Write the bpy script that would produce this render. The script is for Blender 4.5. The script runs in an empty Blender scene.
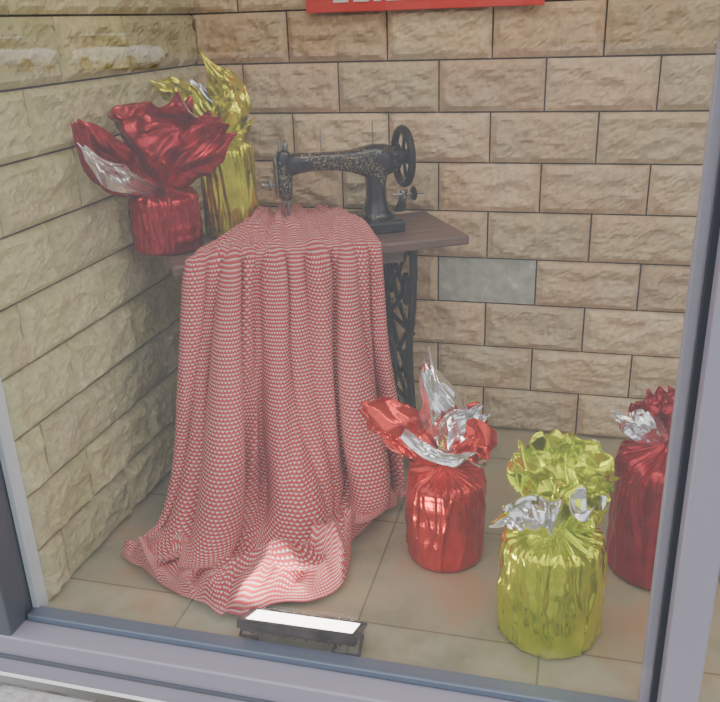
import bpy, math, random
from mathutils import Vector, Matrix, noise
random.seed(7)
D=bpy.data; SC=bpy.context.scene
def V(*a): return Vector(a)
# ---------------------------------------------------------------- materials
def mat(name, col=(.5,.5,.5), rough=.5, metal=0.0, **kw):
    m=D.materials.new(name); m.use_nodes=True
    b=m.node_tree.nodes['Principled BSDF']
    b.inputs['Base Color'].default_value=(*col,1)
    b.inputs['Roughness'].default_value=rough
    b.inputs['Metallic'].default_value=metal
    for k,v in kw.items():
        b.inputs[k.replace('_',' ')].default_value=v
    return m
def N(m,t,**kw):
    n=m.node_tree.nodes.new(t)
    for k,v in kw.items(): setattr(n,k,v)
    return n
def L(m,a,b): m.node_tree.links.new(a,b)
def bs(m): return m.node_tree.nodes['Principled BSDF']
def mathn(m,op,a,b=None,c=None):
    n=N(m,'ShaderNodeMath',operation=op)
    for i,x in enumerate((a,b,c)):
        if x is None: continue
        if isinstance(x,(int,float)): n.inputs[i].default_value=x
        else: L(m,x,n.inputs[i])
    return n.outputs[0]
def mix(m,f,a,b,bt='MIX'):
    n=N(m,'ShaderNodeMix',data_type='RGBA',blend_type=bt)
    for s,x in ((0,f),(6,a),(7,b)):
        if isinstance(x,(int,float)): n.inputs[s].default_value=x
        elif isinstance(x,tuple): n.inputs[s].default_value=(*x,1)
        else: L(m,x,n.inputs[s])
    return n.outputs[2]
def ramp(m,x,stops):
    r=N(m,'ShaderNodeValToRGB'); e=r.color_ramp.elements
    while len(e)<len(stops): e.new(.5)
    for i,(p,c) in enumerate(stops): e[i].position=p; e[i].color=(*c,1)
    L(m,x,r.inputs[0]); return r.outputs[0]
def noi(m,scale,detail=4,coord=None,rough=.5):
    n=N(m,'ShaderNodeTexNoise'); n.inputs['Scale'].default_value=scale
    n.inputs['Detail'].default_value=detail; n.inputs['Roughness'].default_value=rough
    if coord is None:
        tc=N(m,'ShaderNodeTexCoord'); coord=tc.outputs['Object']
    L(m,coord,n.inputs['Vector']); return n.outputs[0]
def bump(m,h,st=.3,dist=.01):
    b=N(m,'ShaderNodeBump'); b.inputs['Strength'].default_value=st; b.inputs['Distance'].default_value=dist
    L(m,h,b.inputs['Height']); L(m,b.outputs[0],bs(m).inputs['Normal'])

# brick
def brickmat(name,tint):
    m=mat(name,rough=.85)
    a=N(m,'ShaderNodeAttribute',attribute_name='bc')
    n1=noi(m,7,5); n2=noi(m,60,6,rough=.7)
    c=mix(m,ramp(m,n1,[(.35,(0,0,0)),(.7,(1,1,1))]),a.outputs[0],mix(m,1.0,a.outputs[0],tint,'MULTIPLY'))
    c=mix(m,.6,c,ramp(m,n2,[(.3,(.52,.48,.42)),(.65,(1.08,1.05,.98))]),'MULTIPLY')
    L(m,c,bs(m).inputs['Base Color']); bump(m,n2,.6,.005)
    return m
M_brickB=brickmat('stone_tile_back',(1.0,.86,.75))
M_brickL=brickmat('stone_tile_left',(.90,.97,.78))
M_grout=mat('grout',(.07,.05,.035),.95)
M_cement=mat('bare_cement',(.42,.42,.38),.95)
n=noi(M_cement,25,5); L(M_cement,ramp(M_cement,n,[(.35,(.38,.40,.32)),(.6,(.52,.53,.44)),(.72,(.76,.74,.60))]),bs(M_cement).inputs['Base Color'])
# floor
M_floor=mat('floor_tile',rough=.38)
tc=N(M_floor,'ShaderNodeTexCoord')
mp=N(M_floor,'ShaderNodeMapping'); mp.inputs['Location'].default_value=(.12,.22,0); L(M_floor,tc.outputs['Object'],mp.inputs[0])
bt=N(M_floor,'ShaderNodeTexBrick'); bt.offset=0.0; bt.inputs['Scale'].default_value=1
bt.inputs['Brick Width'].default_value=.42; bt.inputs['Row Height'].default_value=.42
bt.inputs['Mortar Size'].default_value=.003; bt.inputs['Mortar Smooth'].default_value=.3
bt.inputs['Color1'].default_value=(.41,.37,.25,1); bt.inputs['Color2'].default_value=(.37,.35,.25,1)
bt.inputs['Mortar'].default_value=(.22,.18,.13,1); L(M_floor,mp.outputs[0],bt.inputs['Vector'])
n=noi(M_floor,4,6,rough=.6); c=mix(M_floor,.95,bt.outputs[0],ramp(M_floor,n,[(.3,(.60,.66,.56)),(.5,(1,.97,.88)),(.65,(1.2,.84,.66))]),'MULTIPLY')
L(M_floor,c,bs(M_floor).inputs['Base Color'])
# foil
def foil(name,col,rough=.3,metal=.8):
    m=mat(name,col,rough,metal)
    n1=noi(m,16,3,rough=.6); n2=noi(m,60,2)
    c=mix(m,ramp(m,n1,[(.3,(0,0,0)),(.7,(1,1,1))]),tuple(x*.7 for x in col),tuple(min(1,x*1.15+.01) for x in col))
    L(m,c,bs(m).inputs['Base Color'])
    bump(m,n2,.3,.004)
    return m
M_red=foil('red_foil',(.74,.045,.03),.22,.82)
M_dred=foil('dark_red_foil',(.52,.02,.035),.24,.82)
M_green=foil('lime_foil',(.80,.96,.01),.18,.88)
M_gold=foil('gold_foil',(.76,.72,.03),.22,.88)
M_silver=foil('silver_foil',(.86,.88,.90),.18,.92)
# cloth
M_cloth=mat('patterned_cloth',rough=.8)
m=M_cloth
uv=N(m,'ShaderNodeUVMap'); sp=N(m,'ShaderNodeSeparateXYZ'); L(m,uv.outputs[0],sp.inputs[0])
cs=1/.0100
vv=mathn(m,'MULTIPLY',sp.outputs[1],cs); row=mathn(m,'FLOOR',vv); fv=mathn(m,'FRACT',vv)
uu=mathn(m,'ADD',mathn(m,'MULTIPLY',sp.outputs[0],cs),mathn(m,'MULTIPLY',row,.5)); fu=mathn(m,'FRACT',uu)
ax=mathn(m,'ABSOLUTE',mathn(m,'SUBTRACT',fu,.5)); az=mathn(m,'ABSOLUTE',mathn(m,'SUBTRACT',fv,.5))
dia=mathn(m,'GREATER_THAN',mathn(m,'ADD',ax,az),.40)
dark=mathn(m,'MULTIPLY',mathn(m,'LESS_THAN',mathn(m,'ADD',ax,az),.40),mathn(m,'GREATER_THAN',fv,.62))
c=mix(m,dia,(.80,.69,.62),(.58,.035,.045)); c=mix(m,dark,c,(.09,.06,.08))
L(m,c,bs(m).inputs['Base Color'])
M_iron=mat('black_iron',(.015,.015,.017),.45,.6)
M_black=mat('black_enamel',(.010,.010,.012),.2)
m=M_black
n=noi(m,105,2); n3=noi(m,12,1)
f=mathn(m,'MULTIPLY',mathn(m,'LESS_THAN',mathn(m,'ABSOLUTE',mathn(m,'SUBTRACT',n,.5)),.020),mathn(m,'GREATER_THAN',n3,.51))
L(m,mix(m,f,(.010,.010,.012),(.38,.30,.16)),bs(m).inputs['Base Color'])
M_steel=mat('worn_steel',(.30,.29,.28),.35,.9)
M_wood=mat('table_wood',(.14,.09,.07),.4)
m=M_wood; w=N(m,'ShaderNodeTexNoise'); tc=N(m,'ShaderNodeTexCoord'); mp=N(m,'ShaderNodeMapping'); mp.inputs['Scale'].default_value=(3,40,40)
L(m,tc.outputs['Object'],mp.inputs[0]); L(m,mp.outputs[0],w.inputs[0]); w.inputs['Scale'].default_value=1.2
L(m,ramp(m,w.outputs[0],[(.3,(.10,.06,.045)),(.7,(.22,.135,.10))]),bs(m).inputs['Base Color'])
M_alu=mat('lavender_aluminium',(.38,.35,.42),.45,.2)
M_aludark=mat('dark_aluminium',(.12,.13,.155),.45,.2)
M_gasket=mat('rubber_gasket',(.04,.045,.055),.6)
M_bead=mat('glazing_bead',(.16,.20,.26),.4,.3)
M_strip=mat('pale_strip',(.60,.66,.70),.5)
M_stone=mat('rough_sill',(.6,.57,.53),.9)
n=noi(M_stone,14,6,rough=.7); L(M_stone,ramp(M_stone,n,[(.3,(.25,.22,.2)),(.5,(.6,.57,.54)),(.7,(.8,.78,.76))]),bs(M_stone).inputs['Base Color']); bump(M_stone,n,.8,.02)
M_pave=mat('pavement',(.30,.30,.30),.9)
M_road=mat('asphalt',(.27,.27,.28),.8)
M_plaster=mat('plaster',(.55,.52,.46),.9)
M_sign=mat('red_sign',(.72,.04,.025),.5)
M_white=mat('white_letter',(.8,.78,.75),.5)
M_added_facade=mat('added_facade',(.24,.235,.23),.9)
M_added_pane=mat('added_facade_pane',(.12,.13,.14),.3)
M_carw=mat('white_car_paint',(.95,.95,.97),.25)
M_card=mat('dark_car_glass',(.03,.035,.04),.1)
M_tyre=mat('tyre',(.02,.02,.02),.8)
M_glass=D.materials.new('window_glass'); M_glass.use_nodes=True
nt=M_glass.node_tree; nt.nodes.clear()
o=nt.nodes.new('ShaderNodeOutputMaterial'); t=nt.nodes.new('ShaderNodeBsdfTransparent'); g=nt.nodes.new('ShaderNodeBsdfGlossy')
g.inputs['Roughness'].default_value=.01; t.inputs[0].default_value=(.98,.98,.98,1)
mx=nt.nodes.new('ShaderNodeMixShader'); mx.inputs[0].default_value=.09
nt.links.new(t.outputs[0],mx.inputs[1]); nt.links.new(g.outputs[0],mx.inputs[2]); nt.links.new(mx.outputs[0],o.inputs[0])
M_led=D.materials.new('led_panel'); M_led.use_nodes=True
b=bs(M_led); b.inputs['Base Color'].default_value=(.9,.9,.85,1); b.inputs['Emission Color'].default_value=(1,.97,.88,1); b.inputs['Emission Strength'].default_value=9.0

# ---------------------------------------------------------------- mesh helpers
def new(name,verts,faces,mats,smooth=True,mi=None,parent=None,loc=(0,0,0),rz=0):
    me=D.meshes.new(name); me.from_pydata([tuple(v) for v in verts],[],faces); 
    for q in (mats if isinstance(mats,(list,tuple)) else [mats]): me.materials.append(q)
    if mi: me.polygons.foreach_set('material_index',mi)
    me.polygons.foreach_set('use_smooth',[smooth]*len(me.polygons)); me.update()
    ob=D.objects.new(name,me); SC.collection.objects.link(ob); ob.location=loc; ob.rotation_euler=(0,0,rz)
    if parent: ob.parent=parent
    return ob
def empty(name,loc=(0,0,0),rz=0):
    e=D.objects.new(name,None); e.empty_display_size=.05; SC.collection.objects.link(e); e.location=loc; e.rotation_euler=(0,0,rz); return e
def box(name,lo,hi,m,bev=.003,parent=None,loc=(0,0,0),rz=0):
    x0,y0,z0=lo;x1,y1,z1=hi
    v=[(x0,y0,z0),(x1,y0,z0),(x1,y1,z0),(x0,y1,z0),(x0,y0,z1),(x1,y0,z1),(x1,y1,z1),(x0,y1,z1)]
    f=[(0,3,2,1),(4,5,6,7),(0,1,5,4),(1,2,6,5),(2,3,7,6),(3,0,4,7)]
    ob=new(name,v,f,m,False,parent=parent,loc=loc,rz=rz)
    if bev:
        b=ob.modifiers.new('bev','BEVEL'); b.width=bev; b.segments=3; b.limit_method='ANGLE'
    return ob
def tubes(name,splines,r,m,parent=None,loc=(0,0,0),rz=0):
    cu=D.curves.new(name,'CURVE'); cu.dimensions='3D'; cu.bevel_depth=r; cu.bevel_resolution=3; cu.use_fill_caps=True
    for pts in splines:
        cyc=False
        if pts[-1]=='c': pts=pts[:-1]; cyc=True
        s=cu.splines.new('POLY'); s.points.add(len(pts)-1)
        for i,p in enumerate(pts): s.points[i].co=(*p,1)
        s.use_cyclic_u=cyc
    cu.materials.append(m)
    ob=D.objects.new(name,cu); SC.collection.objects.link(ob); ob.location=loc; ob.rotation_euler=(0,0,rz)
    if parent: ob.parent=parent
    return ob
def cr(p,t):
    n=len(p)-1; x=max(0,min(n-1e-6,t*n)); i=int(x); f=x-i
    a=p[max(i-1,0)];b=p[i];c=p[i+1];d=p[min(i+2,n)]
    return .5*((2*b)+(c-a)*f+(2*a-5*b+4*c-d)*f*f+(3*b-a-3*c+d)*f**3)
def curve_pts(ctrl,n=16): return [cr([Vector(c) for c in ctrl],i/n) for i in range(n+1)]
def loft(name,rings,m,parent=None,n=28,ex=2.0,smooth=True,loc=(0,0,0),rz=0):
    vs=[];fs=[]
    for c,a,b in rings:
        c=Vector(c);a=Vector(a);b=Vector(b)
        for k in range(n):
            th=2*math.pi*k/n; ct,st=math.cos(th),math.sin(th)
            vs.append(c+a*math.copysign(abs(ct)**(2/ex),ct)+b*math.copysign(abs(st)**(2/ex),st))
    for i in range(len(rings)-1):
        for k in range(n):
            fs.append((i*n+k,i*n+(k+1)%n,(i+1)*n+(k+1)%n,(i+1)*n+k))
    fs.append(tuple(range(n))[::-1]); fs.append(tuple((len(rings)-1)*n+k for k in range(n)))
    return new(name,vs,fs,m,smooth,parent=parent,loc=loc,rz=rz)
def cyl(name,p,q,r,m,parent=None,n=24,r2=None):
    p=Vector(p);q=Vector(q);d=(q-p).normalized(); a=d.orthogonal().normalized(); b=d.cross(a)
    r2=r if r2 is None else r2; e=d*min(.002,(q-p).length*.2)
    return loft(name,[(p,a*r*.85,b*r*.85),(p+e,a*r,b*r),(q-e,a*r2,b*r2),(q,a*r2*.85,b*r2*.85)],m,parent,n)

# ---------------------------------------------------------------- room
XL=-.06; XR=2.9; HT=2.25; BH=.15; BW=.312; YW=-1.16
def brickwall(name,org,ud,nd,length,phase,specials,palette,m):
    org=Vector(org);ud=Vector(ud);nd=Vector(nd);up=V(0,0,1)
    vs=[];fs=[];mi=[];cols=[]
    def quadgrid(u0,u1,z0,z1,flat,seed,col,slot):
        nx=max(3,int(32*(u1-u0)/BW)); ny=17
        base=len(vs)
        for j in range(ny+1):
            for i in range(nx+1):
                fu=i/nx; fz=j/ny
                u=u0+(u1-u0)*fu; z=z0+(z1-z0)*fz
                e=min(u-u0,u1-u,z-z0,z1-z)
                k=min(1,e/.020); k=k*k*(3-2*k)
                if flat: d=.006+.001*noise.noise(V(u*30,z*30,seed))
                else:
                    p=V(u*9+seed*3.1,z*14,seed*1.7)
                    r=1-abs(noise.noise(p))*2; r2=noise.noise(p*2.7); r3=1-2*abs(noise.noise(p*5)); r4=noise.noise(p*9)
                    d=.012+k*(.004+.012*r+.008*r2+.005*r3+.002*r4)
                    if e<1e-6: d=.009
                q=org+ud*u+up*z+nd*d
                vs.append(q); cols.append(col)
        W=nx+1
        for j in range(ny):
            for i in range(nx):
                a=base+j*W+i; fs.append((a,a+1,a+W+1,a+W)); mi.append(slot)
        rim=[base+i for i in range(W)]+[base+j*W+nx for j in range(1,ny+1)]+[base+ny*W+i for i in range(nx-1,-1,-1)]+[base+j*W for j in range(ny-1,0,-1)]
        b2=len(vs)
        for r in rim:
            q=vs[r].copy(); dd=(q-org).dot(nd); vs.append(q-nd*dd); cols.append(col)
        n=len(rim)
        for k in range(n):
            fs.append((rim[(k+1)%n],rim[k],b2+k,b2+(k+1)%n)); mi.append(slot)
    g=.0026
    for r in range(int(HT/BH)):
        off=phase if r%2==0 else phase+BW/2
        k0=math.floor((0-off)/BW)-1
        k=k0
        while off+k*BW<length:
            a=max(0,off+k*BW); b=min(length,off+(k+1)*BW)
            if b-a>.02:
                mid=(a+b)/2; z0=r*BH; z1=z0+BH
                sp=any(abs(mid-s[0])<BW*.45 and r==s[1] for s in specials)
                rnd=random.random(); c=palette[int(rnd*len(palette))]; j=.84+.26*random.random()
                quadgrid(a+g,b-g,z0+g,z1-g,sp,random.random()*50,(c[0]*j,c[1]*j,c[2]*j,1),1 if sp else 0)
            k+=1
    b=len(vs); 
    for dd in (.003,-.12):
        for (u,z) in ((0,0),(length,0),(length,HT),(0,HT)):
            vs.append(org+ud*u+up*z+nd*dd); cols.append((.1,.1,.1,1))
    for f in ((0,1,2,3),(4,7,6,5),(0,4,5,1),(1,5,6,2),(2,6,7,3),(3,7,4,0)):
        fs.append(tuple(b+x for x in f)); mi.append(2)
    ob=new(name,vs,fs,[m,M_cement,M_grout],False,mi)
    at=ob.data.color_attributes.new('bc','FLOAT_COLOR','POINT')
    at.data.foreach_set('color',[x for c in cols for x in c])
    return ob
palB=[(.77,.63,.39),(.78,.61,.39),(.75,.63,.41),(.81,.67,.44),(.76,.58,.37)]
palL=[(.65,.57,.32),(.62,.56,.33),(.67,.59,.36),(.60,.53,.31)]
brickwall('wall_back',(XL,0,0),(1,0,0),(0,-1,0),XR-XL,1.202-XL-4*BW,[(.895-XL,3)],palB,M_brickB)
brickwall('wall_left',(XL,YW,0),(0,1,0),(1,0,0),-YW,.10,[],palL,M_brickL)
box('wall_right',(XR,YW,0),(XR+.1,0.1,HT),M_plaster,0)
box('floor',(XL-.2,-1.22,-.12),(XR+.1,.12,0),M_floor,0)
box('ceiling',(XL-.2,-1.3,HT),(XR+.1,.12,HT+.1),M_plaster,0)
# windows
w1=empty('window_1',(0,0,0)); w2=empty('window_2',(0,0,0))
XM0=1.344; XM1=1.436; YG=-1.225
box('glass',(XL,YG-.003,0),(XM0+.02,YG+.003,HT),M_glass,0,w1)
box('glass.001',(XM1,YG-.003,0),(XR,YG+.003,HT),M_glass,0,w2)
box('bead_right',(XM0-.004,YG+.006,0.0),(XM0+.036,-1.195,HT),M_alu,.003,w1)
box('gasket_right',(XM0+.014,YG-.014,0),(XM0+.030,YG-.004,HT),M_gasket,.002,w1)
box('mullion_inner',(XM0+.036,-1.235,0.0),(XM1-.002,-1.17,HT),M_alu,.003,w1)
box('mullion_face',(XM0+.026,-1.285,-.12),(XM1,-1.232,HT),M_alu,.006,w1)
box('bead_bottom',(XL,-1.23,.0005),(XM0,-1.19,.018),M_bead,.004,w1)
box('rail_bottom',(-.4,-1.29,-.115),(XR,-1.222,-.0005),M_alu,.006,w1)
box('rail_groove',(-.4,-1.296,-.062),(XR,-1.288,-.052),M_aludark,.001,w1)
box('jamb_strip',(XL-.004,-1.20,0),(XL+.014,YW-.001,HT),M_strip,.003,w1)
box('jamb_post',(-.42,-1.285,-.12),(XL-.006,-1.165,HT),M_aludark,.005,w1)
box('bead_bottom.001',(XM1,-1.23,.0005),(XR,-1.19,.018),M_bead,.004,w2)
box('sill',(-.6,-1.55,-.22),(XR+.2,-1.295,-.135),M_stone,.02)
box('wall_plinth',(-.6,-1.5,-.45),(XR+.2,-1.22,-.225),M_stone,0)
# street outside (seen reflected in the pane)
box('ground',(-90,-4.5,-.60),(70,-1.0,-.45),M_pave,0)
box('road',(-90,-58,-.70),(70,-4.5,-.58),M_road,0)
fa=empty('added_building')  # added building, out of view: darkens the horizon reflection, blocks low sky light
box('added_facade',(-90,-70,-.6),(70,-58,12),M_added_facade,0,fa)
for fl_ in range(3):
    for k in range(26):
        x=-87+k*6; z=.8+fl_*3.6
        box('pane_%d_%d'%(fl_,k),(x,-58.05,z),(x+3,-57.95,z+1.9),M_added_pane,0,fa)
def car(name,x,y,rz):
    e=empty(name,(x,y,-.58),rz)
    rg=[(-2.15,.55,.25,.70),(-2.1,.62,.38,.82),(-1.4,.66,.42,.86),(0,.68,.44,.88),(1.4,.66,.42,.87),(2.05,.60,.36,.82),(2.15,.55,.22,.70)]
    loft('body',[((a,0,zc),(0,hw,0),(0,0,hh)) for a,zc,hh,hw in rg],M_carw,e,ex=4)
    loft('cabin',[((a,0,zc),(0,hw,0),(0,0,hh)) for a,zc,hh,hw in ((-1.9,.95,.08,.72),(-1.6,1.18,.36,.70),(-.2,1.22,.40,.70),(.6,1.18,.36,.70),(1.25,.98,.10,.74))],M_card,e,ex=4)
    loft('roof',[((a,0,1.585),(0,hw,0),(0,0,.05)) for a,hw in ((-1.6,.55),(-1.4,.64),(.3,.64),(.55,.55))],M_carw,e,ex=4)
    for i,(a,b) in enumerate(((-1.35,-.8),(-1.35,.8),(1.35,-.8),(1.35,.8))):
        cyl('wheel_%d'%i,(a,b-.1,.33),(a,b+.1,.33),.33,M_tyre,e)
car('car',-20.8,-38,math.radians(8)); car('car.001',-26.6,-38,math.radians(4))
# sign
s=empty('wall_sign')
box('panel',(.345,-.055,1.34),(1.034,-.042,1.68),M_sign,.002,s)
x=.43; i=0
while x<.93:
    w=random.choice([.02,.035,.045]); box('letter_%d'%i,(x,-.058,1.366),(x+w,-.055,1.42),M_white,0,s); x+=w+.016; i+=1
box('border',(.36,-.057,1.65),(1.02,-.055,1.655),M_white,0,s)

# ---------------------------------------------------------------- table (local frame)
FR=(.873,-.31,0); RZ=math.radians(31)
tb=empty('sewing_table',FR,RZ)
TL=.82; TD=.345
box('top',(-TL,0,.722),(0,TD,.75),M_wood,.006,tb)
box('apron',(-TL+.07,.045,.68),(-.18,TD-.04,.722),M_wood,.004,tb)
def side(u):
    sp=[]
    for v0,sg in ((.035,1),(TD-.035,-1)):
        sp.append(curve_pts([(u,v0,.72),(u,v0+.012*sg,.55),(u,v0+.045*sg,.40),(u,v0+.02*sg,.2),(u,v0-.01*sg,.02)],18))
    fr=tubes('leg_frame',sp,.012,M_iron,tb)
    c=TD/2; lat=[]
    for z0,z1 in ((.46,.70),(.22,.46),(.06,.22)):
        w=.085
        lat.append(curve_pts([(u,c-w,z0),(u,c+w*.2,(z0*2+z1)/3),(u,c+w*.5,(z0+z1)/2),(u,c-w*.1,(z0+2*z1)/3),(u,c-w,z1)],16))
        lat.append(curve_pts([(u,c+w,z0),(u,c-w*.2,(z0*2+z1)/3),(u,c-w*.5,(z0+z1)/2),(u,c+w*.1,(z0+2*z1)/3),(u,c+w,z1)],16))
        for sg in (-1,1):
            lat.append([(u,c+sg*.07+.022*math.cos(a*math.pi/8),(z0+z1)/2+.045*math.sin(a*math.pi/8)) for a in range(16)]+['c'])
    for z in (.70,.46,.22,.06): lat.append([(u,.045,z),(u,TD-.045,z)])
    tubes('lattice',lat,.007,M_iron,tb)
    tubes('foot',[curve_pts([(u,.0,.012),(u,.04,.03),(u,TD/2,.05),(u,TD-.04,.03),(u,TD,.012)],16)],.011,M_iron,tb)
side(-.155); side(-.68)
tubes('stretcher',[[(-.155,TD/2,.30),(-.68,TD/2,.30)],[(-.155,TD/2,.12),(-.68,TD/2,.12)]],.010,M_iron,tb)
ped=[]
for k in range(9): ped.append([(-.56+k*.035,.08,.10),(-.56+k*.035,.28,.10)])
ped+= [[(-.57,.08,.10),(-.27,.08,.10)],[(-.57,.28,.10),(-.27,.28,.10)]]
tubes('treadle_pedal',ped,.006,M_iron,tb)
wh=[[(-.21,TD/2+.13*math.cos(a*math.pi/20),.36+.13*math.sin(a*math.pi/20)) for a in range(40)]+['c']]
for a in range(6):
    an=a*math.pi/3; wh.append([(-.21,TD/2,.36),(-.21,TD/2+.13*math.cos(an),.36+.13*math.sin(an))])
tubes('flywheel',wh,.007,M_iron,tb)

# ---------------------------------------------------------------- sewing machine
KS=.94; OF=-.031
sm=empty('sewing_machine',(FR[0]+OF*math.cos(RZ),FR[1]+OF*math.sin(RZ),0),RZ); sm.scale=(KS,1,1)
VC=.19
box('bed',(-.50,.10,.7505),(-.13,.28,.787),M_black,.008,sm)
E1=V(1,0,0);E2=V(0,1,0);E3=V(0,0,1)
loft('pillar',[((-.193,VC,z),E1*a,E2*b) for z,a,b in ((.786,.060,.056),(.793,.052,.05),(.81,.038,.04),(.84,.030,.034),(.88,.030,.033),(.92,.036,.036),(.95,.04,.036),(.975,.03,.028))],M_black,sm,ex=2.5)
loft('arm',[((u,VC,z),E2*b,E3*a) for u,z,a,b in ((-.128,.945,.022,.020),(-.133,.945,.034,.028),(-.16,.945,.045,.036),(-.20,.944,.048,.037),(-.235,.945,.041,.034),(-.27,.949,.031,.030),(-.32,.953,.026,.027),(-.38,.955,.025,.026),(-.43,.954,.028,.027),(-.47,.95,.032,.028))],M_black,sm,ex=2.6)
loft('head',[((-.475,VC,z),E1*a,E2*b) for z,a,b in ((.992,.010,.012),(.988,.018,.02),(.975,.022,.024),(.93,.023,.025),(.89,.021,.025),(.862,.018,.023),(.856,.013,.018))],M_black,sm,ex=3)
loft('face_plate',[((-.498+q,VC,.925),E2*.021*k,E3*.055*k) for q,k in ((0,.8),(-.003,1),(-.006,.92))],M_steel,sm,ex=2.6)
cyl('needle_bar',(-.485,VC-.004,.80),(-.485,VC-.004,1.02),.0045,M_steel,sm)
cyl('presser_bar',(-.468,VC,.795),(-.468,VC,.87),.005,M_steel,sm)
cyl('presser_knob',(-.468,VC,.99),(-.468,VC,1.012),.008,M_steel,sm)
box('presser_foot',(-.492,VC-.012,.789),(-.462,VC+.008,.797),M_steel,.002,sm)
cyl('tension_stud',(-.50,VC,.90),(-.545,VC,.90),.003,M_steel,sm)
cyl('tension_disc',(-.516,VC,.90),(-.524,VC,.90),.016,M_steel,sm)
cyl('tension_nut',(-.534,VC,.90),(-.546,VC,.90),.008,M_steel,sm)
tubes('take_up_lever',[curve_pts([(-.50,VC-.02,.95),(-.512,VC-.03,.975),(-.505,VC-.03,.99),(-.50,VC-.03,.985)],10)],.0025,M_steel,sm)
tubes('spool_pins',[[(-.20,VC,.985),(-.20,VC,1.055)],[(-.36,VC,.975),(-.36,VC,1.04)]],.0018,M_steel,sm)
HZ=.950; HR=.088
def ringprof(name,u,R,prof,m):
    n=48; vs=[];fs=[];k=len(prof)
    for i in range(n):
        a=2*math.pi*i/n
        for du,dr in prof: vs.append((u+du,VC+(R+dr)*math.cos(a),HZ+(R+dr)*math.sin(a)))
    for i in range(n):
        for j in range(k):
            fs.append((i*k+j,i*k+(j+1)%k,((i+1)%n)*k+(j+1)%k,((i+1)%n)*k+j))
    return new(name,vs,fs,m,True,parent=sm)
prof=[(.012*math.cos(t*math.pi/6),.011*math.sin(t*math.pi/6)) for t in range(12)]
ringprof('handwheel_rim',-.104,HR-.011,prof,M_iron)
cyl('handwheel_hub',(-.13,VC,HZ),(-.081,VC,HZ),.022,M_iron,sm)
cyl('stop_motion_screw',(-.081,VC,HZ),(-.072,VC,HZ),.017,M_steel,sm)
for k in range(5):
    a=2*math.pi*k/5+.3
    r=[]
    for q in (.015,.035,.055,.077):
        an=a+(.25*math.sin((q-.015)/.062*math.pi)); c=V(-.104,VC+q*math.cos(an),HZ+q*math.sin(an))
        t=V(0,-math.sin(an),math.cos(an)); r.append((c,t*(.010 if q<.06 else .013),E1*.005))
    loft('handwheel_spoke_%d'%k,r,M_iron,sm,n=12)
cyl('bobbin_winder_wheel',(-.095,VC-.05,.852),(-.085,VC-.05,.852),.020,M_iron,sm)
cyl('bobbin_winder_spindle',(-.16,VC-.05,.852),(-.06,VC-.05,.852),.004,M_steel,sm)
loft('bobbin_winder_bracket',[((-.13,VC-.03,.80),E1*.02,E2*.008),((-.125,VC-.045,.83),E1*.014,E2*.008),((-.12,VC-.05,.865),E1*.012,E2*.006)],M_black,sm,n=16)

# ---------------------------------------------------------------- cloth
def P(u,v,z): return V(u,v,z)
net=[
 [P(-.525,.27,.795),P(-.52,.275,.80),P(-.50,.28,.80),P(-.46,.285,.80),P(-.41,.285,.80),P(-.36,.27,.80),P(-.325,.25,.797)],
 [P(-.64,.16,.775),P(-.60,.155,.795),P(-.54,.15,.805),P(-.48,.15,.802),P(-.41,.15,.80),P(-.34,.14,.798),P(-.28,.13,.79)],
 [P(-.755,.04,.765),P(-.67,.04,.782),P(-.585,.04,.785),P(-.50,.04,.782),P(-.42,.04,.78),P(-.33,.04,.775),P(-.265,.04,.765)],
 [P(-.79,-.015,.745),P(-.70,-.02,.75),P(-.605,-.02,.752),P(-.515,-.02,.752),P(-.43,-.02,.75),P(-.345,-.02,.75),P(-.262,-.015,.745)],
 [P(-.81,-.03,.64),P(-.72,-.045,.64),P(-.62,-.045,.64),P(-.52,-.045,.64),P(-.43,-.04,.64),P(-.345,-.04,.64),P(-.262,-.03,.64)],
 [P(-.84,-.04,.44),P(-.75,-.06,.44),P(-.64,-.06,.44),P(-.54,-.06,.44),P(-.44,-.055,.44),P(-.345,-.05,.44),P(-.26,-.035,.44)],
 [P(-.875,-.07,.24),P(-.785,-.10,.24),P(-.67,-.11,.24),P(-.55,-.11,.24),P(-.44,-.09,.24),P(-.34,-.07,.24),P(-.245,-.05,.24)],
 [P(-.93,-.10,.09),P(-.83,-.14,.09),P(-.70,-.17,.10),P(-.56,-.18,.10),P(-.44,-.15,.09),P(-.33,-.11,.08),P(-.235,-.08,.08)],
 [P(-1.00,-.13,.03),P(-.90,-.22,.035),P(-.77,-.30,.045),P(-.60,-.31,.05),P(-.48,-.25,.045),P(-.37,-.18,.035),P(-.24,-.11,.02)],
 [P(-1.04,-.12,.015),P(-.95,-.27,.02),P(-.82,-.38,.025),P(-.65,-.39,.045),P(-.51,-.38,.05),P(-.41,-.23,.03),P(-.27,-.13,.015)],
 [P(-1.05,-.12,.010),P(-.95,-.30,.010),P(-.84,-.44,.010),P(-.76,-.465,.012),P(-.53,-.45,.014),P(-.43,-.25,.012),P(-.28,-.14,.010)],
]
NS=380;NT=320
rows=[]
for j in range(NT+1):
    t=j/NT
    cp=[cr([net[r][c] for r in range(len(net))],t) for c in range(7)]
    rows.append([cr(cp,i/NS) for i in range(NS+1)])
al=[0]
for j in range(1,NT+1): al.append(al[-1]+(rows[j][NS//2]-rows[j-1][NS//2]).length)
cent=[.03,.125,.225,.33,.44,.53,.61,.715,.79,.885,.975]; amps=[.7,.95,1.3,.4,1.5,.7,1.0,.45,1.15,.6,.9]; wid=[.034,.030,.038,.022,.040,.024,.034,.022,.036,.024,.032]
vs=[];fs=[]
def sst(a,b,x):
    x=max(0,min(1,(x-a)/(b-a))); return x*x*(3-2*x)
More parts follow.
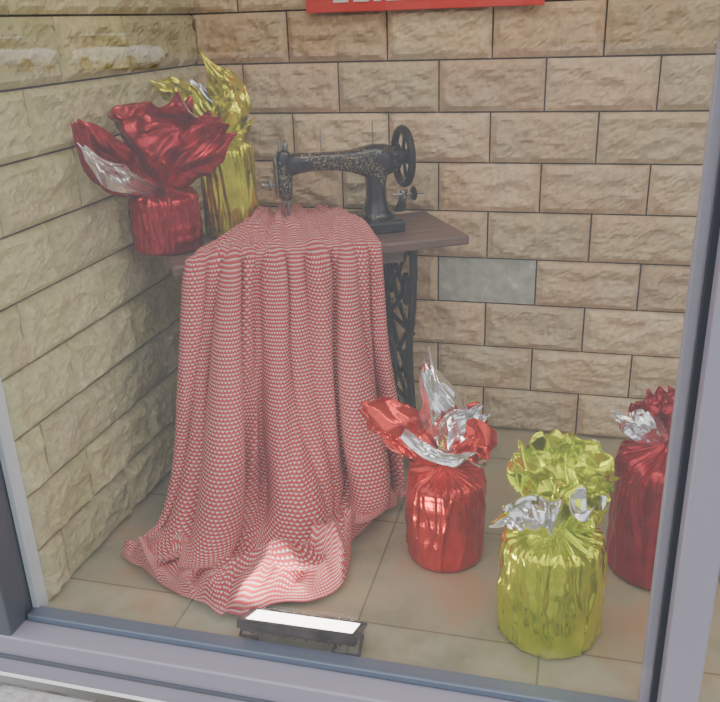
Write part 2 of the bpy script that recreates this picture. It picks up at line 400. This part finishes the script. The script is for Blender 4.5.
for j in range(NT+1):
    t=j/NT; r=t*(len(net)-1)
    hang=sst(2.1,3.2,r)*(1-sst(7.6,9.0,r)); top=1-sst(2.2,3.4,r); flo=sst(7.2,8.6,r); end=sst(9.3,10,r)
    A=.054*sst(2.1,3.6,r)+.052*sst(3.5,7,r)
    for i in range(NS+1):
        s=i/NS; p=rows[j][i].copy()
        sw=s+.034*noise.noise(V(s*3,r*.38,1.3))*min(1,r/3)+.011*noise.noise(V(s*9,r*.5,5))
        F=0;Gu=0
        for ci,(c,a,w) in enumerate(zip(cent,amps,wid)):
            a2=a*(1+.45*math.sin(r*.6+ci*2.1)); w2=w*(1+.25*math.sin(r*.4+ci*1.3)); q=(sw-c-.020*math.sin(r*.5+ci))/w2; e=math.exp(-q*q*(.6+.4*q*q)); F+=a2*e; Gu+=a2*q*e
        fine=noise.noise(V(s*26,r*.45,9))*.28+noise.noise(V(s*55,r*.55,19))*.10
        F=F-.5+fine
        ed=min(1,s/.06+.35)
        p.y-=F*A*ed*(hang+.2*flo*(1-end)); p.x+=Gu*A*ed*.50*hang
        tn=noise.noise(V(p.x*12,p.y*12,3)); tn2=noise.noise(V(p.x*26,p.y*10,7))
        if top>0:
            gather=math.exp(-((s-.15)/.22)**2)
            p.z+=top*(.010*F+abs(tn)*.018+abs(tn2)*.012+gather*.030*abs(noise.noise(V(s*20,r*1.3,4))))
        # stay outside the table top and the iron frame under it
        if r<4.6:
            if r>2.75: p.y=min(p.y,-.007)
            if p.y>-.006: p.z=max(p.z,.757)
        if flo>0:
            k=1-abs(noise.noise(V(p.x*6+3,p.y*5,2)))*2.4
            k2=.5+.5*noise.noise(V(s*17,r*1.1+4,6))
            k3=noise.noise(V(p.x*16,p.y*14+4,6))
            k4=1-abs(noise.noise(V(p.x*11,p.y*9,16)))*2.5
            p.z+=flo*(max(0,k)**1.5*.060+max(0,k2-.35)*.060+.008*k3+max(0,k4)*.018+max(0,F)*.036)*(1-.85*end)
            p.y+=flo*.02*tn; p.x+=flo*.02*noise.noise(V(p.x*7,p.y*7,13))
            if end>0: p.y+=end*.016*noise.noise(V(s*11,1,1))
        p.z=max(p.z,.006)
        vs.append(p)
W=NS+1
for j in range(NT):
    for i in range(NS):
        a=j*W+i; fs.append((a,a+W,a+W+1,a+1))
cl=new('draped_cloth',vs,fs,M_cloth,True,loc=FR,rz=RZ)
def arc(j):
    o=[0]
    for i in range(1,W): o.append(o[-1]+(vs[j*W+i]-vs[j*W+i-1]).length)
    return o
arcs=[arc(int(NT*q)) for q in (.45,.5,.55,.6,.65)]
UA=[sum(a[i] for a in arcs)/len(arcs)*.92 for i in range(W)]
ul=cl.data.uv_layers.new(name='UVMap')
vid=[0]*len(cl.data.loops); cl.data.loops.foreach_get('vertex_index',vid)
buf=[]
for vi in vid:
    j,i=divmod(vi,W); buf+=[UA[i],-al[j]]
ul.data.foreach_set('uv',buf)
so=cl.modifiers.new('thick','SOLIDIFY'); so.thickness=.0015; so.offset=1

# ---------------------------------------------------------------- foil wrapped gifts
RT=V(.968,.25,0)
def tri(x): return abs(2*(x-math.floor(x+.5)))
def crumpler(seed,dirs):
    rr=random.Random(seed*77+5); ks=[]
    for f,a,amp in dirs:
        an=a+rr.uniform(-.5,.5); ks.append((math.cos(an)*f,math.sin(an)*f,rr.random()*7,amp))
    def fn(x,y):
        wx=x+.25*noise.noise(V(x*1.3,y*1.3,seed)); wy=y+.25*noise.noise(V(x*1.3,y*1.3,seed+9))
        return sum(am*(tri(wx*a+wy*b+o)-.5)*(.5+abs(noise.noise(V(x*a*.6+o,y*.8,o)))*1.6) for a,b,o,am in ks)
    return fn
def gift(name,c,z0,r,h,leaves,mats,seed,pleat=.0035,xmin=None):
    c=Vector((*c,0)); vs=[];fs=[];mi=[]
    n=260
    prof=[(.0,.0),(.6,.001),(.95,.002),(1.0,.012)]+[(1.0+.01*math.sin(k*1.1+seed),.03+.9*h*k/22) for k in range(23) if .03+.9*h*k/22<h*.93]+[(.995,h*.95),(.97,h*.98),(.91,h*1.0),(.75,h*1.015),(.55,h*1.035),(.35,h*1.06),(.20,h*1.09),(.15,h*1.12),(.20,h*1.16)]
    rr_=random.Random(int(seed*10)); wr=[(rr_.uniform(0,6.28),rr_.uniform(.03,.10),rr_.uniform(-2.8,2.8),rr_.uniform(.3,1),rr_.uniform(0,h),rr_.uniform(.04,.16)) for _ in range(70)]
    for q,(k,z) in enumerate(prof):
        for i in range(n):
            a=2*math.pi*i/n; f=math.cos(a);g=math.sin(a)
            w=0
            for a0,wd_,sl,am,zc,zl in wr:
                if k<.97 and z>h*.5: zf=.8
                else: zf=math.exp(-((z-zc)/zl)**2)
                da=(a-a0-sl*(z-zc)+math.pi)%(2*math.pi)-math.pi
                if abs(da)<wd_*2 and zf>.02: w+=am*zf*max(0,1-abs(da)/wd_)
            st=noise.noise(V(f*5+seed,g*5,z*5))
            amp=1 if z>.01 else .3
            kk=1 if k>=.97 else k
            rad=r*k+amp*kk*(pleat*(w*1.6-1.2+st*1.5))
            zz=z+((w*.006+.008*st) if (k<.93 and z>h*.5) else 0)
            q_=c+V(rad*f,rad*g,z0+zz)
            if xmin is not None and q_.x<xmin: q_.x=xmin
            vs.append(q_)
    for q in range(len(prof)-1):
        for i in range(n):
            fs.append((q*n+i,q*n+(i+1)%n,(q+1)*n+(i+1)%n,(q+1)*n+i)); mi.append(0)
    for li,(slot,cup,pts) in enumerate(leaves):
        P0=[Vector(p[0]) for p in pts]; W0=[V(p[1],0,0) for p in pts]; D0=[Vector(p[2]).normalized() for p in pts]
        nt,nw=64,48; b=len(vs); sd=seed*3+li*11
        cf=crumpler(int(sd*3),[(.9,.3,.30),(1.2,1.4,.22),(1.7,2.3,.15),(2.3,.9,.10),(3.2,2.8,.06),(4.6,1.8,.03)])
        tgm=(cr(P0,.7)-cr(P0,.5)); flip=tgm.cross(cr(D0,.6)).y<0
        for j in range(nt+1):
            t=j/nt; p=cr(P0,t); w=max(.004,cr(W0,t).x); d=cr(D0,t).normalized()
            tg=(cr(P0,min(1,t+.02))-cr(P0,max(0,t-.02))).normalized()
            d=(d-tg*d.dot(tg)).normalized(); nn=tg.cross(d)
            if flip: nn=-nn
            for i in range(nw+1):
                x=i/nw*2-1
                ed=1+.35*noise.noise(V(t*4,math.copysign(2,x),sd))
                q=p+d*(x*w*.5*ed)
                am=min(1,t*3)
                q=q+nn*(-cup*w*x*x*.5+am*w*.78*cf(x*.8,t*1.7))
                q=q+d*(am*w*.06*cf(x*.8+5,t*1.7))
                if t>.7: q=q+tg*((t-.7)*3.3*(.05*noise.noise(V(x*2.0,3,sd))-.03*x*x))
                if xmin is not None and q.x<xmin: q.x=xmin+(xmin-q.x)*.2
                vs.append(q)
        for j in range(nt):
            for i in range(nw):
                a=b+j*(nw+1)+i; fs.append((a,a+1,a+nw+2,a+nw+1) if (slot==0)!=flip else (a,a+nw+1,a+nw+2,a+1)); mi.append(0)
    ob=new(name,vs,fs,[mats[0],mats[1],mats[0]],True,mi)
    so=ob.modifiers.new('two_sided','SOLIDIFY'); so.thickness=.0012; so.offset=0; so.material_offset=1
    return ob
UP=(0,0,1)
Rv=tuple(RT)
# table, red
nk=(.078,-.56,.90)
gift('foil_wrapped_gift',(.078,-.56),.7515,.095,.145,[
 (0,-.5,[(nk,.04,Rv),((.07,-.58,.97),.16,Rv),((.08,-.61,1.05),.23,Rv),((.09,-.62,1.11),.25,Rv),((.09,-.61,1.15),.21,Rv)]),
 (0,-.5,[(nk,.03,Rv),((.10,-.53,.99),.14,Rv),((.14,-.50,1.07),.16,Rv),((.16,-.49,1.12),.12,Rv)]),
 (0,-.5,[(nk,.03,(-.6,0,.8)),((.13,-.57,.97),.11,(-.6,0,.8)),((.20,-.56,1.03),.14,(-.5,0,.85)),((.28,-.55,1.08),.08,(-.4,0,.9))]),
 (0,-.5,[(nk,.04,(.4,.1,.9)),((.05,-.65,.94),.09,(.5,.1,.9)),((.035,-.74,1.01),.12,(.5,.1,.9)),((.02,-.82,1.12),.05,(.7,.1,.5))]),
 (1,.4,[(nk,.03,(.4,.1,.9)),((.07,-.68,.95),.05,(.5,.1,.9)),((.05,-.76,.99),.06,(.5,.1,.9)),((.025,-.83,1.07),.025,(.7,.1,.6))]),
],(M_dred,M_silver),1.0,xmin=-.015)
# table, gold
nk=(.192,-.381,1.01)
gift('foil_wrapped_gift.001',(.192,-.381),.7515,.078,.245,[
 (0,-.5,[(nk,.03,Rv),((.215,-.40,1.08),.10,Rv),((.22,-.41,1.14),.10,(.9,.2,.3)),((.19,-.41,1.20),.06,(.9,.2,.4)),((.155,-.41,1.255),.012,(.9,.2,.5))]),
 (0,-.5,[(nk,.03,(.5,0,.8)),((.13,-.40,1.09),.09,(.5,0,.8)),((.07,-.42,1.15),.08,(.4,0,.9)),((.02,-.43,1.18),.04,(.4,0,.9))]),
 (1,.4,[(nk,.03,(.7,0,.7)),((.16,-.38,1.10),.09,(.8,0,.6)),((.12,-.37,1.17),.06,(.8,0,.6))]),
 (0,-.4,[(nk,.03,(-.6,0,.8)),((.23,-.37,1.05),.07,(-.6,0,.8)),((.26,-.36,1.08),.04,(-.6,0,.8))]),
],(M_gold,M_silver),2.0,xmin=-.015)
# floor, red centre
nk=(.88,-.74,.25)
gift('foil_wrapped_gift.002',(.878,-.745),0.0012,.103,.232,[
 (1,-.5,[(nk,.03,Rv),((.875,-.75,.34),.10,Rv),((.87,-.76,.42),.11,Rv),((.845,-.75,.49),.07,Rv),((.835,-.75,.55),.03,Rv)]),
 (0,-.7,[(nk,.03,UP),((.82,-.77,.32),.11,(.2,0,1)),((.74,-.79,.375),.11,(.2,0,1)),((.67,-.78,.42),.09,(.4,0,1))]),
 (0,-.6,[(nk,.04,(-.5,0,.8)),((.92,-.77,.32),.11,(-.5,0,.8)),((.96,-.79,.34),.12,(-.3,0,.9)),((.985,-.79,.32),.09,(.2,0,.9))]),
 (1,.5,[(nk,.03,(-.6,0,.7)),((.91,-.75,.36),.10,(-.6,0,.7)),((.945,-.73,.40),.09,(-.6,0,.7)),((.965,-.72,.42),.05,(-.6,0,.7))]),
 (1,.4,[((.78,-.80,.375),.03,(.2,0,1)),((.84,-.83,.35),.04,(.1,0,1)),((.90,-.83,.33),.04,(0,0,1)),((.95,-.80,.33),.03,(0,0,1))]),
],(M_red,M_silver),3.0)
# floor, lime
nk=(1.155,-.99,.27)
gift('foil_wrapped_gift.003',(1.155,-.988),0.0012,.114,.252,[
 (0,-.5,[(nk,.04,(-.5,0,.8)),((1.19,-.97,.34),.14,(-.5,0,.8)),((1.22,-.95,.39),.18,(-.6,0,.7)),((1.27,-.95,.42),.12,(-.6,0,.7))]),
 (0,-.5,[(nk,.04,Rv),((1.15,-.97,.34),.14,Rv),((1.145,-.95,.42),.14,Rv),((1.165,-.95,.495),.07,Rv)]),
 (0,-.5,[(nk,.03,(.6,0,.7)),((1.13,-.97,.35),.11,(.6,0,.7)),((1.095,-.97,.40),.12,(.6,0,.7)),((1.07,-.97,.45),.06,(.6,0,.7))]),
 (1,-.5,[(nk,.03,(0,-.5,.9)),((1.11,-1.03,.31),.09,(.1,-.5,.9)),((1.07,-1.04,.315),.08,(.1,-.3,.9)),((1.03,-1.04,.30),.06,(.1,-.3,.9))]),
 (1,-.5,[(nk,.03,Rv),((1.135,-1.06,.32),.09,Rv),((1.105,-1.07,.37),.09,Rv)]),
 (0,-.5,[(nk,.03,(-.3,0,.9)),((1.20,-1.02,.31),.12,(-.3,-.3,.9)),((1.235,-1.02,.32),.13,(.2,-.3,.9)),((1.255,-1.02,.36),.07,(.3,-.3,.9))]),
],(M_green,M_silver),4.0,pleat=.0045)
# floor, red right
nk=(1.41,-.69,.34)
gift('foil_wrapped_gift.004',(1.41,-.69),0.0012,.125,.315,[
 (0,-.5,[(nk,.04,Rv),((1.39,-.69,.40),.13,Rv),((1.38,-.70,.46),.13,Rv),((1.37,-.70,.50),.07,Rv)]),
 (1,-.5,[(nk,.03,(.5,0,.8)),((1.35,-.71,.39),.08,(.4,0,.9)),((1.31,-.72,.41),.06,(.3,0,.9)),((1.275,-.72,.43),.03,(.3,0,.9))]),
 (0,-.5,[(nk,.03,(-.5,0,.8)),((1.46,-.70,.42),.12,(-.5,0,.8)),((1.50,-.70,.47),.10,(-.5,0,.8))]),
],(M_dred,M_silver),5.0)

# ---------------------------------------------------------------- floodlight
fl=empty('led_floodlight',(.612,-1.142,.042)); fl.rotation_euler=(math.radians(-24),0,math.radians(1))
box('housing',(-.135,-.048,-.022),(.135,.048,.0),M_iron,.005,fl)
for nm,lo,hi in (('rim_front',(-.14,-.055,-.014),(.14,-.044,.007)),('rim_back',(-.14,.044,-.004),(.14,.052,.005)),('rim_left',(-.14,-.044,-.004),(-.126,.044,.007)),('rim_right',(.126,-.044,-.004),(.14,.044,.007))):
    box(nm,lo,hi,M_iron,.002,fl)
box('led_lens',(-.126,-.044,.0),(.126,.044,.003),M_led,0,fl)
for k in range(9): box('fin_%d'%k,(-.11+k*.026,-.042,-.026),(-.107+k*.026,.035,-.022),M_iron,0,fl)
tubes('bracket',[[(.141,0,-.008),(.142,-.028,-.045),(.08,-.03,-.048),(.08,.0,-.040)],[(-.141,0,-.008),(-.142,-.020,-.040),(-.10,-.02,-.042)]],.004,M_iron,fl)
la=D.lights.new('floodlight_beam','AREA'); la.shape='RECTANGLE'; la.size=.24; la.size_y=.08; la.energy=1.5; la.color=(1,.98,.94)
lo=D.objects.new('floodlight_beam',la); SC.collection.objects.link(lo); lo.parent=fl; lo.location=(0,0,.012); lo.rotation_euler=(math.radians(180),0,0)

# ---------------------------------------------------------------- lights
wd=D.worlds.new('World'); SC.world=wd; wd.use_nodes=True; nt=wd.node_tree
bg=nt.nodes['Background']
tc=nt.nodes.new('ShaderNodeTexCoord'); sx=nt.nodes.new('ShaderNodeSeparateXYZ'); rp=nt.nodes.new('ShaderNodeValToRGB')
nt.links.new(tc.outputs['Generated'],sx.inputs[0]); nt.links.new(sx.outputs[2],rp.inputs[0]); nt.links.new(rp.outputs[0],bg.inputs[0])
e=rp.color_ramp.elements; e[0].position=0; e[0].color=(.62,.63,.64,1); e[1].position=.45; e[1].color=(.93,.96,1.0,1)
bg.inputs[1].default_value=2.0
al_=D.lights.new('added_fill_light','AREA'); al_.shape='RECTANGLE'; al_.size=1.6; al_.size_y=.4; al_.energy=11; al_.color=(1,.96,.90)  # added fill under the ceiling, no lamp seen there; brightens the display from above
ao=D.objects.new('added_fill_light',al_); SC.collection.objects.link(ao); ao.location=(1.1,-.80,2.2)
# ---------------------------------------------------------------- camera
x=V(.9679,.2496,-.0317).normalized(); z=V(.2431,-.8953,.3733); z=(z-x*z.dot(x)).normalized(); y=z.cross(x)
cd=D.cameras.new('camera'); cd.sensor_width=36; cd.lens=41.25; cd.clip_start=.01
co=D.objects.new('camera',cd); SC.collection.objects.link(co)
Mx=Matrix((x,y,z)).transposed().to_4x4(); Mx.translation=V(1.157,-2.57,1.32); co.matrix_world=Mx
SC.camera=co
